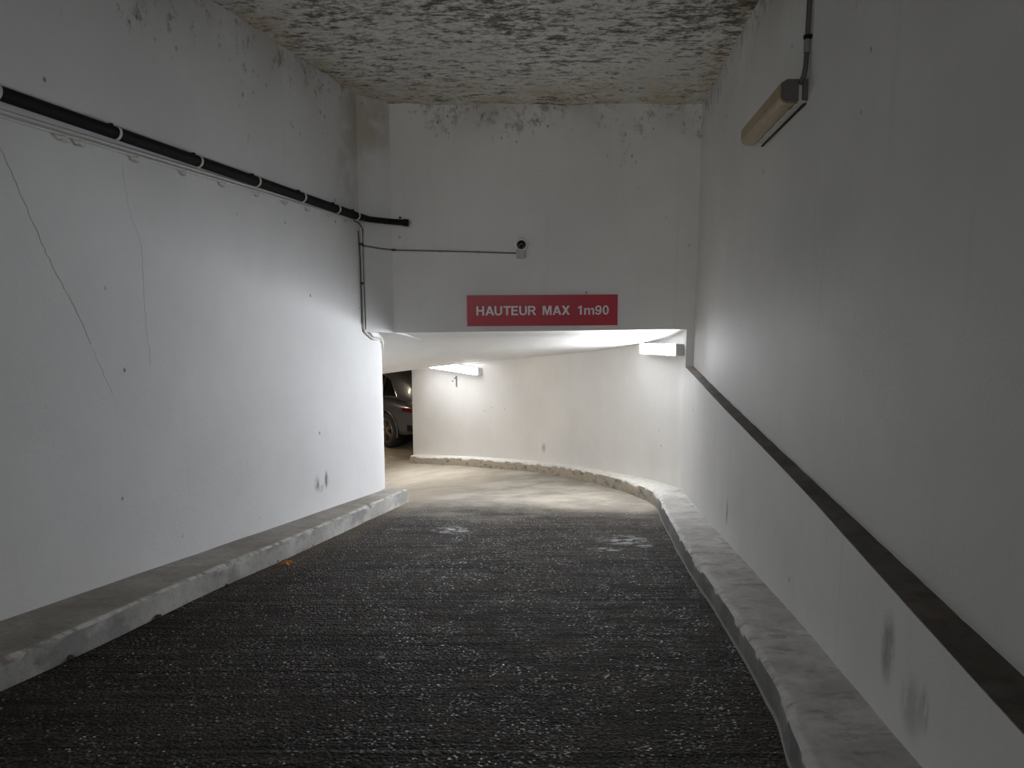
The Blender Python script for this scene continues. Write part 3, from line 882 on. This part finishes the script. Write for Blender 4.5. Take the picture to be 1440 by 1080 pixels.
lamp_on_out('lit tube lamp on the curved wall above the painted number', 13.20, 14.33, -0.150, -0.158)

lamp('added unseen fill lamp on the inner wall round the corner, facing the curved wall', (-2.50, 8.958, 0.22), (-3.70, 9.226, 0.12), (0.217, 0.976, 0), mat=emit('fill_diffuser', (1.0, 0.94, 0.86, 1), LAMP * 0.20))  # added out of view to brighten the passage and curved wall

# unlit, yellowed lamp on the right wall
M_yel = plain('yellowed_diffuser', (0.34, 0.265, 0.145), 0.35, grain=0.10, scale=9)
M_frame = plain('aged_lamp_tray', (0.50, 0.47, 0.40), 0.5)
M_grey = plain('shaded_lamp_end', (0.085, 0.08, 0.072), 0.55)  # near end of the lamp, its shade put into the colour
ya, yb = 4.66, 5.62
A = Vector((up_x(ya), ya, 2.625)); B = Vector((up_x(yb), yb, 2.525))
d = (B - A).normalized(); nrm = Vector((-d.y, d.x, 0)).normalized(); up = nrm.cross(d).normalized()
if up.z < 0: up = -up
L = (B - A).length
Mx = Matrix(((d.x, nrm.x, up.x, A.x), (d.y, nrm.y, up.y, A.y), (d.z, nrm.z, up.z, A.z), (0, 0, 0, 1)))
root = thing('wall_lamp', 'unlit tube lamp with yellowed cover high on the right wall', 'lamp', tuple(A))
def prism(prof, x0, x1, Mx, name, mat, parent, bev=0.004):
    bm = bmesh.new()
    P0 = [bm.verts.new(Mx @ Vector((x0, p[0], p[1]))) for p in prof]; P1 = [bm.verts.new(Mx @ Vector((x1, p[0], p[1]))) for p in prof]
    for i in range(len(prof)):
        j = (i + 1) % len(prof); bm.faces.new((P0[i], P0[j], P1[j], P1[i]))
    bm.faces.new(P0[::-1]); bm.faces.new(P1)
    if bev: bmesh.ops.bevel(bm, geom=bm.edges[:], offset=bev, segments=2, affect='EDGES')
    return obj(name, bm, mat, parent)
prism([(0.004, -0.068), (0.055, -0.068), (0.055, 0.068), (0.004, 0.068)], 0.0, L, Mx, 'tray', M_frame, root)
prism([(0.057, -0.066), (0.125, -0.064), (0.152, -0.040), (0.152, 0.045), (0.125, 0.066), (0.057, 0.066)], 0.012, L - 0.005, Mx, 'cover', M_yel, root, 0.006)
prism([(0.050, -0.064), (0.120, -0.062), (0.146, -0.038), (0.146, 0.043), (0.120, 0.064), (0.050, 0.064)], -0.014, 0.010, Mx, 'end_cap', M_grey, root, 0.003)
prism([(0.0, -0.055), (0.030, -0.055), (0.030, 0.060), (0.0, 0.060)], -0.022, 0.0, Mx, 'end_plate', M_grey, root, 0.003)
prism([(0.040, -0.072), (0.062, -0.072), (0.062, -0.0665), (0.040, -0.0665)], 0.02, L - 0.03, Mx, 'seal_strip', M_frame, root, 0.001)
for k in range(4):
    xv = L * (0.12 + 0.25 * k)
    prism([(0.038, -0.078), (0.070, -0.076), (0.070, -0.070), (0.038, -0.072)], xv, xv + 0.05, Mx, 'latch', M_frame, root, 0.001)
prism([(0.0, -0.076), (0.016, -0.076), (0.016, -0.069), (0.0, -0.069)], 0.01, L - 0.02, Mx, 'wall_gasket', M_black, root, 0.001)

M_cond_d = plain('dark_conduit', (0.075, 0.072, 0.068), 0.5)
root = thing('lamp_conduit', 'dark conduit coming down the right wall into the unlit lamp', 'conduit', (up_x(4.65), 4.65, 2.7))
bm = bmesh.new()
zc = ceil_z(4.65)
tube(bm, [(up_x(4.64) - 0.020, 4.64, zc), (up_x(4.64) - 0.020, 4.64, 3.3), (up_x(4.64) - 0.020, 4.642, 2.95), (up_x(4.64) - 0.021, 4.640, 2.82), (up_x(4.64) - 0.026, 4.628, 2.76), (up_x(4.63) - 0.035, 4.622, 2.70), (up_x(4.63) - 0.045, 4.640, 2.665)], 0.0145, 12)
obj('tube', bm, M_cond_d, root, smooth=True, angle=60)
bm = bmesh.new(); tube(bm, [(up_x(4.64) - 0.021, 4.640, 2.83), (up_x(4.64) - 0.021, 4.642, 2.90)], 0.018, 12); obj('sleeve', bm, plain('grey_sleeve', (0.20, 0.195, 0.185), 0.5), root, smooth=True)
for zz in (2.915, 3.45):
    bm = bmesh.new(); tube(bm, [(up_x(4.64) - 0.020, 4.641, zz - 0.010), (up_x(4.64) - 0.020, 4.641, zz + 0.010)], 0.023, 12); box(bm, (up_x(4.64) - 0.02, 4.615, zz - 0.01), (up_x(4.64) + 0.002, 4.668, zz + 0.01), 0.002); obj('clip', bm, M_black, root)

# ------------------------------------------------------------------ painted number on the curved wall
M_num = plain('grey_stencil_paint', (0.13, 0.135, 0.14), 0.7)
q1 = on_out(13.79); q2 = on_out(13.70); d = (q2 - q1).normalized(); nrm = Vector((d.y, -d.x, 0))
if nrm.y > 0: nrm = -nrm
root = thing('painted_number', 'small grey level number -1 stencilled under the lamp', 'number', tuple(q1 + Vector((0, 0, -0.42))))
Mn = Matrix(((d.x, -nrm.x, 0, q1.x + nrm.x * 0.001), (d.y, -nrm.y, 0, q1.y + nrm.y * 0.001), (0, 0, 1, -0.41), (0, 0, 0, 1)))
bm = bmesh.new()
pl = [(0.0, -0.10), (0.045, -0.10), (0.045, 0.10), (0.005, 0.10), (-0.012, 0.072), (-0.045, 0.058), (-0.045, 0.030), (0.0, 0.045)]
f0 = [bm.verts.new(Mn @ Vector((a_, 0, b_))) for a_, b_ in pl]; f1 = [bm.verts.new(Mn @ Vector((a_, -0.002, b_))) for a_, b_ in pl]
bm.faces.new(f0[::-1]); bm.faces.new(f1)
for i in range(len(pl)):
    j = (i + 1) % len(pl); bm.faces.new((f0[i], f0[j], f1[j], f1[i]))
obj('digit', bm, M_num, root)
bm = bmesh.new(); box(bm, (-0.110, -0.002, -0.018), (-0.068, 0, 0.004), 0, mat=Mn); obj('minus_stroke', bm, M_num, root)

# ------------------------------------------------------------------ leaf and crumbs at the kerb foot
M_leaf = plain('dry_leaf_orange', (0.42, 0.17, 0.035), 0.7, grain=0.15)
bm = bmesh.new()
lx, ly = -1.74, 5.66; lz = road_z(lx, ly) + 0.02
cen = bm.verts.new((lx, ly, lz + 0.014)); rim = []
for k in range(10):
    a = 2 * math.pi * k / 10; rk = 0.055 * (1 if k % 2 == 0 else 0.62)
    rim.append(bm.verts.new((lx + rk * 1.1 * math.cos(a), ly + rk * math.sin(a), lz + 0.010 * math.sin(3 * a))))
for k in range(10): bm.faces.new((cen, rim[k], rim[(k + 1) % 10]))
r = bmesh.ops.extrude_face_region(bm, geom=bm.faces[:])
for g in r['geom']:
    if isinstance(g, bmesh.types.BMVert): g.co.z -= 0.003
tag(obj('dry_leaf', bm, M_leaf), 'dry orange leaf lying at the foot of the left kerb', 'leaf')
M_crumb = concrete('crumb', (0.06, 0.055, 0.05), (0.12, 0.11, 0.10))
for (sx, sy, sr) in ((-2.335, 3.80, 0.022), (-2.17, 4.45, 0.020), (-2.10, 4.62, 0.014), (-1.99, 5.10, 0.015), (-1.84, 5.75, 0.013), (-1.70, 6.25, 0.012), (-1.55, 6.80, 0.013)):
    bm = bmesh.new(); bmesh.ops.create_icosphere(bm, subdivisions=2, radius=sr)
    for v in bm.verts: v.co *= 1 + 0.35 * noise.noise(v.co * 60 + Vector((sx * 9, sy * 9, 0))); 
    for v in bm.verts: v.co.z *= 0.7
    bmesh.ops.translate(bm, verts=bm.verts, vec=(sx, sy, road_z(sx, sy) + sr * 0.6))
    tag(obj('concrete_crumb', bm, M_crumb), 'small dark crumb of concrete fallen at the foot of the left kerb', 'crumb', 'crumbs along the left kerb')

# ------------------------------------------------------------------ warm lamp of the parking level
M_warm = emit('warm_lit_diffuser', (1.0, 0.78, 0.50, 1), 34.0)
lamp('warm tube lamp under the parking ceiling beside the parked car', (-4.9, 15.75, -0.021), (-3.6, 15.75, -0.021), (0, 0, -1), mat=M_warm)
lamp('warm tube lamp under the parking ceiling behind the parked car', (-3.2, 21.3, -0.021), (-1.9, 21.3, -0.021), (0, 0, -1), mat=M_warm)

# ------------------------------------------------------------------ parked car (x forward, y left, z up)
def car():
    gz = road_z(-3.0, 17.5)
    root = thing('parked_car', 'dark grey sport utility car parked beyond the turn', 'car', (-3.024, 18.01, gz + 0.008))
    root.rotation_euler = (0, 0, math.radians(133))
    t = NT('car_paint_grey'); fl = t.noise(t.co, 600, 2)
    t.set(Base_Color=t.mix(fl, (0.105, 0.115, 0.14), (0.15, 0.16, 0.19)), Metallic=0.75, Roughness=0.30, Coat_Weight=1.0, Coat_Roughness=0.04); paint = t.m
    glass = plain('car_dark_glass', (0.008, 0.009, 0.012), 0.06, grain=0.02)
    trim = plain('car_black_trim', (0.012, 0.012, 0.013), 0.55)
    rubber = plain('tyre_rubber', (0.015, 0.015, 0.016), 0.8)
    rim_m = plain('rim_bronze_grey', (0.34, 0.30, 0.26), 0.30, metal=0.9)
    red = plain('tail_lens_red', (0.16, 0.02, 0.028), 0.12)
    chrome = plain('chrome_strip', (0.72, 0.72, 0.72), 0.18, metal=1.0)
    lensm = plain('head_lamp_clear', (0.55, 0.56, 0.58), 0.1)
    def loft(stations, ringf, close=True):
        bm = bmesh.new(); R_ = []
        for s_ in stations:
            half = ringf(*s_)
            pts = half + [(y * -1, z) for (y, z) in reversed(half) if abs(y) > 1e-6]
            R_.append([bm.verts.new((s_[0], y, z)) for (y, z) in pts])
        for A_, B_ in zip(R_, R_[1:]):
            n_ = len(A_)
            for k in range(n_): bm.faces.new((A_[k], A_[(k + 1) % n_], B_[(k + 1) % n_], B_[k]))
        bm.faces.new(R_[0][::-1]); bm.faces.new(R_[-1])
        return bm
    # lower body: x, half width, belt height, sill height
    body_st = [(-2.44, 0.76, 0.94, 0.52), (-2.42, 0.84, 0.98, 0.46), (-2.34, 0.90, 1.02, 0.40), (-2.15, 0.945, 1.045, 0.34), (-1.85, 0.97, 1.06, 0.28), (-1.45, 0.985, 1.065, 0.25), (-0.95, 0.98, 1.05, 0.24), (-0.2, 0.965, 1.03, 0.24), (0.6, 0.965, 1.02, 0.24), (1.1, 0.975, 1.02, 0.25), (1.45, 0.985, 1.01, 0.26), (1.9, 0.96, 0.96, 0.28), (2.2, 0.90, 0.89, 0.32), (2.38, 0.80, 0.80, 0.36), (2.46, 0.66, 0.70, 0.40)]
    def body_ring(x, wd, zb, zs):
        h = zb - zs
        return [(0, zs), (wd * 0.80, zs), (wd * 0.95, zs + 0.05 * h / 0.8), (wd * 0.985, zs + 0.22 * h), (wd * 0.975, zs + 0.40 * h), (wd * 0.985, zs + 0.58 * h), (wd, zs + 0.76 * h), (wd * 0.985, zs + 0.88 * h), (wd * 0.93, zs + 0.96 * h), (wd * 0.85, zb), (0, zb + 0.03)]
    bm = loft(body_st, body_ring)
    b = obj('body', bm, None, root, local=True)
    # smooth skin, then cut the wheel arches
    sub = b.modifiers.new('s', 'SUBSURF'); sub.levels = 2
    cut_bm = bmesh.new()
    for ax in (-1.45, 1.45):
        for sg in (-1, 1):
            Mw = Matrix.Translation((ax, sg * 0.85, 0.375)) @ Matrix.Rotation(math.radians(90), 4, 'X')
            bmesh.ops.create_cone(cut_bm, cap_ends=True, segments=40, radius1=0.435, radius2=0.435, depth=0.56, matrix=Mw)
    cm = bpy.data.meshes.new('cut'); cut_bm.to_mesh(cm); cut_bm.free()
    co = bpy.data.objects.new('cut', cm); col.objects.link(co); co.parent = root
    bo = b.modifiers.new('b', 'BOOLEAN'); bo.object = co; bo.operation = 'DIFFERENCE'; bo.solver = 'EXACT'
    dg = bpy.context.evaluated_depsgraph_get(); dg.update()
    me = bpy.data.meshes.new_from_object(b.evaluated_get(dg))
    b.modifiers.clear(); old = b.data; b.data = me; bpy.data.meshes.remove(old)
    bpy.data.objects.remove(co); bpy.data.meshes.remove(cm)
    me.materials.clear(); me.materials.append(paint)
    for p_ in me.polygons: p_.use_smooth = True
    me.set_sharp_from_angle(angle=math.radians(40))
    # wheel arch rims
    for ax in (-1.45, 1.45):
        for sg in (-1, 1):
            bm = bmesh.new(); pts = []
            for k in range(19):
                a = math.radians(-12 + 204 * k / 18); pts.append((ax + 0.445 * math.cos(a), sg * (0.955 + 0.012 * math.sin(a)), 0.375 + 0.445 * math.sin(a)))
            tube(bm, pts, 0.020, 8); obj('arch_trim', bm, paint, root, smooth=True, local=True, angle=60)
    # greenhouse: x, base half width, top half width, top height
    gh = [(-2.38, 0.80, 0.72, 1.04), (-2.32, 0.84, 0.70, 1.26), (-2.20, 0.875, 0.685, 1.47), (-1.95, 0.895, 0.68, 1.60), (-1.3, 0.905, 0.685, 1.66), (-0.5, 0.905, 0.69, 1.68), (0.15, 0.90, 0.685, 1.675), (0.55, 0.89, 0.67, 1.60), (0.95, 0.875, 0.66, 1.42), (1.35, 0.85, 0.68, 1.20), (1.62, 0.82, 0.74, 1.03)]
    def gh_ring(x, yb_, yt, zt):
        z0 = 0.96; h = zt - z0
        return [(0, z0), (yb_, z0), (yb_ - (yb_ - yt) * 0.30, z0 + h * 0.40), (yb_ - (yb_ - yt) * 0.68, z0 + h * 0.78), (yt - 0.02, zt - 0.045 * min(1, h)), (yt - 0.12, zt), (0, zt + 0.02)]
    bm = loft(gh, gh_ring)
    g = obj('cabin', bm, None, root, local=True)
    sub = g.modifiers.new('s', 'SUBSURF'); sub.levels = 2
    dg = bpy.context.evaluated_depsgraph_get(); dg.update()
    me = bpy.data.meshes.new_from_object(g.evaluated_get(dg)); g.modifiers.clear(); old = g.data; g.data = me; bpy.data.meshes.remove(old)
    me.materials.clear(); me.materials.append(paint)
    for p_ in me.polygons: p_.use_smooth = True
    # glazing patches laid on the cabin skin
    from mathutils.bvhtree import BVHTree
    tb = bmesh.new(); tb.from_mesh(me); bvh = BVHTree.FromBMesh(tb)
    def patch(poly, side, name, mat, off=0.006, nx=14, nz=6):
        """poly: 4 corners (x, z) projected sideways on the cabin"""
        bm = bmesh.new(); G = []
        (x0, z0), (x1, z1), (x2, z2), (x3, z3) = poly
        for j in range(nz + 1):
            v = j / nz; row = []
            for i in range(nx + 1):
                u = i / nx
                X = (x0 * (1 - u) + x1 * u) * (1 - v) + (x3 * (1 - u) + x2 * u) * v
                Z = (z0 * (1 - u) + z1 * u) * (1 - v) + (z3 * (1 - u) + z2 * u) * v
                hit, nn, _, _ = bvh.ray_cast(Vector((X, side * 2.0, Z)), Vector((0, -side, 0)))
                p_ = (hit + nn * off) if hit else Vector((X, side * 0.7, Z))
                row.append(bm.verts.new(p_))
            G.append(row)
        for j in range(nz):
            for i in range(nx): bm.faces.new((G[j][i], G[j][i + 1], G[j + 1][i + 1], G[j + 1][i]))
        bmesh.ops.solidify(bm, geom=bm.faces[:], thickness=0.012)
        return obj(name, bm, mat, root, smooth=True, local=True)
    for sg in (-1, 1):
        patch([(-1.72, 1.15), (-1.22, 1.10), (-1.22, 1.50), (-1.42, 1.44)], sg, 'quarter_window', glass)
        patch([(-1.18, 1.10), (-0.38, 1.08), (-0.38, 1.57), (-1.18, 1.51)], sg, 'side_window', glass)
        patch([(-0.32, 1.08), (0.92, 1.07), (0.42, 1.52), (-0.32, 1.57)], sg, 'side_window', glass)
        bm = bmesh.new()
        pts = []
        for X, Z in ((-1.76, 1.13), (-1.62, 1.28), (-1.44, 1.465), (-1.18, 1.53), (-0.6, 1.585), (0.1, 1.565), (0.42, 1.535)):
            hit, nn, _, _ = bvh.ray_cast(Vector((X, sg * 2.0, Z)), Vector((0, -sg, 0)))
            if hit: pts.append(hit + nn * 0.008)
        tube(bm, pts, 0.009, 8); obj('window_strip', bm, chrome, root, smooth=True, local=True, angle=60)
        # roof rail
        bm = bmesh.new()
        tube(bm, [(-1.35, sg * 0.60, 1.60), (-1.2, sg * 0.61, 1.665), (-0.5, sg * 0.62, 1.715), (0.05, sg * 0.61, 1.705), (0.2, sg * 0.60, 1.665)], 0.015, 8); obj('roof_rail', bm, chrome, root, smooth=True, local=True, angle=60)
    def patch_lr(y_lo, y_hi, xa, za, xb, zb_, name, mat):
        """patch across the car, cast down onto the cabin between two x stations"""
        bm = bmesh.new(); G = []
        for j in range(9):
            v = j / 8; row = []; X = xa + (xb - xa) * v; hw = y_lo + (y_hi - y_lo) * v
            for i in range(13):
                Y = -hw + 2 * hw * i / 12
                hit, nn, _, _ = bvh.ray_cast(Vector((X, Y, 3)), Vector((0, 0, -1)))
                row.append(bm.verts.new(hit + nn * 0.006 if hit else Vector((X, Y, 1.3))))
            G.append(row)
        for j in range(8):
            for i in range(12): bm.faces.new((G[j][i], G[j][i + 1], G[j + 1][i + 1], G[j + 1][i]))
        bmesh.ops.solidify(bm, geom=bm.faces[:], thickness=0.012)
        obj(name, bm, mat, root, smooth=True, local=True)
    patch_lr(0.58, 0.54, -2.33, 1.15, -2.16, 1.45, 'rear_window', glass)
    patch_lr(0.58, 0.55, 1.40, 1.12, 0.62, 1.55, 'windscreen', glass)
    bm = bmesh.new()
    box(bm, (-2.30, -0.55, 1.535), (-1.98, 0.55, 1.565), 0.008); obj('roof_spoiler', bm, paint, root, smooth=True, local=True)
    tb.free()
    # tail lamps and light bar wrapped round the rear
    tb2 = bmesh.new(); tb2.from_mesh(b.data); bv2 = BVHTree.FromBMesh(tb2)
    def wrap(angles, z0, z1, name, mat, off=0.008):
        bm = bmesh.new(); G = []
        for a in angles:
            dr = Vector((math.cos(math.radians(a)), math.sin(math.radians(a)), 0)); row = []
            for k in range(5):
                o_ = Vector((-1.55, 0, z0 + (z1 - z0) * k / 4))
                hit, nn, _, _ = bv2.ray_cast(o_ + dr * 3, -dr)
                row.append(bm.verts.new(hit + nn * off if hit else o_ + dr))
            G.append(row)
        for A_, B_ in zip(G, G[1:]):
            for k in range(4): bm.faces.new((A_[k], A_[k + 1], B_[k + 1], B_[k]))
        bmesh.ops.solidify(bm, geom=bm.faces[:], thickness=0.016)
        return obj(name, bm, mat, root, smooth=True, local=True)
    wrap([119 + 2.5 * k for k in range(14)], 0.875, 0.955, 'tail_lamp', red)
    wrap([-119 - 2.5 * k for k in range(14)], 0.875, 0.955, 'tail_lamp', red)
    wrap([155 + 5 * k for k in range(11)], 0.905, 0.945, 'light_bar', red)
    wrap([125 + 5.5 * k for k in range(21)], 0.47, 0.60, 'rear_valance', trim)
    tb2.free()
    for sg in (-1, 1):
        bm = bmesh.new(); box(bm, (2.08, sg * 0.80 - 0.10, 0.72), (2.36, sg * 0.80 + 0.06, 0.82), 0.03); obj('head_lamp', bm, lensm, root, smooth=True, local=True)
        bm = bmesh.new(); box(bm, (0.62, sg * 0.99 - 0.09, 1.04), (0.80, sg * 0.99 + 0.09, 1.18), 0.03); obj('door_mirror', bm, paint, root, smooth=True, local=True)
        bm = bmesh.new(); box(bm, (-0.95, sg * 0.955 - 0.02, 0.24), (0.98, sg * 0.955 + 0.02, 0.33), 0.01); obj('sill_trim', bm, trim, root, local=True)
        for xv in (-0.78, 0.25):
            bm = bmesh.new(); tube(bm, [(xv, sg * 0.985, 0.90), (xv + 0.03, sg * 1.01, 0.905), (xv + 0.17, sg * 1.01, 0.905), (xv + 0.2, sg * 0.985, 0.90)], 0.012, 8); obj('door_handle', bm, paint, root, smooth=True, local=True)
    # wheels
    for ax in (-1.45, 1.45):
        for sg in (-1, 1):
            Mw = Matrix.Translation((ax, sg * 0.835, 0.375)) @ Matrix.Rotation(math.radians(-90 * sg), 4, 'X')     # local z points outwards
            bm = bmesh.new()
            lathe(bm, [(0.268, -0.13), (0.30, -0.14), (0.355, -0.125), (0.375, -0.09), (0.375, 0.09), (0.355, 0.125), (0.30, 0.14), (0.268, 0.13), (0.262, 0.0), (0.268, -0.13)], Mw, 40)
            wh = obj('wheel', bm, rubber, root, smooth=True, local=True, angle=50)
            bm = bmesh.new()
            lathe(bm, [(0.225, -0.10), (0.262, -0.12), (0.262, 0.118), (0.275, 0.130), (0.268, 0.140), (0.245, 0.128), (0.235, 0.06), (0.225, -0.10)], Mw, 40)
            lathe(bm, [(0, 0.05), (0.065, 0.05), (0.070, 0.105), (0.050, 0.118), (0, 0.120)], Mw, 24)
            for k in range(5):
                for dv in (-0.16, 0.16):
                    a = 2 * math.pi * k / 5 + dv
                    Ms = Mw @ Matrix.Rotation(a, 4, 'Z')
                    box(bm, (0.05, -0.015, 0.082), (0.250, 0.015, 0.118), 0.006, mat=Ms)
            obj('rim', bm, rim_m, wh, smooth=True, local=True)
            bm = bmesh.new(); lathe(bm, [(0, 0.0), (0.185, 0.0), (0.185, 0.02), (0, 0.02)], Mw, 32); obj('brake_disc', bm, plain('brake_steel', (0.10, 0.10, 0.10), 0.4, metal=0.8), wh, local=True)
    return root
car()
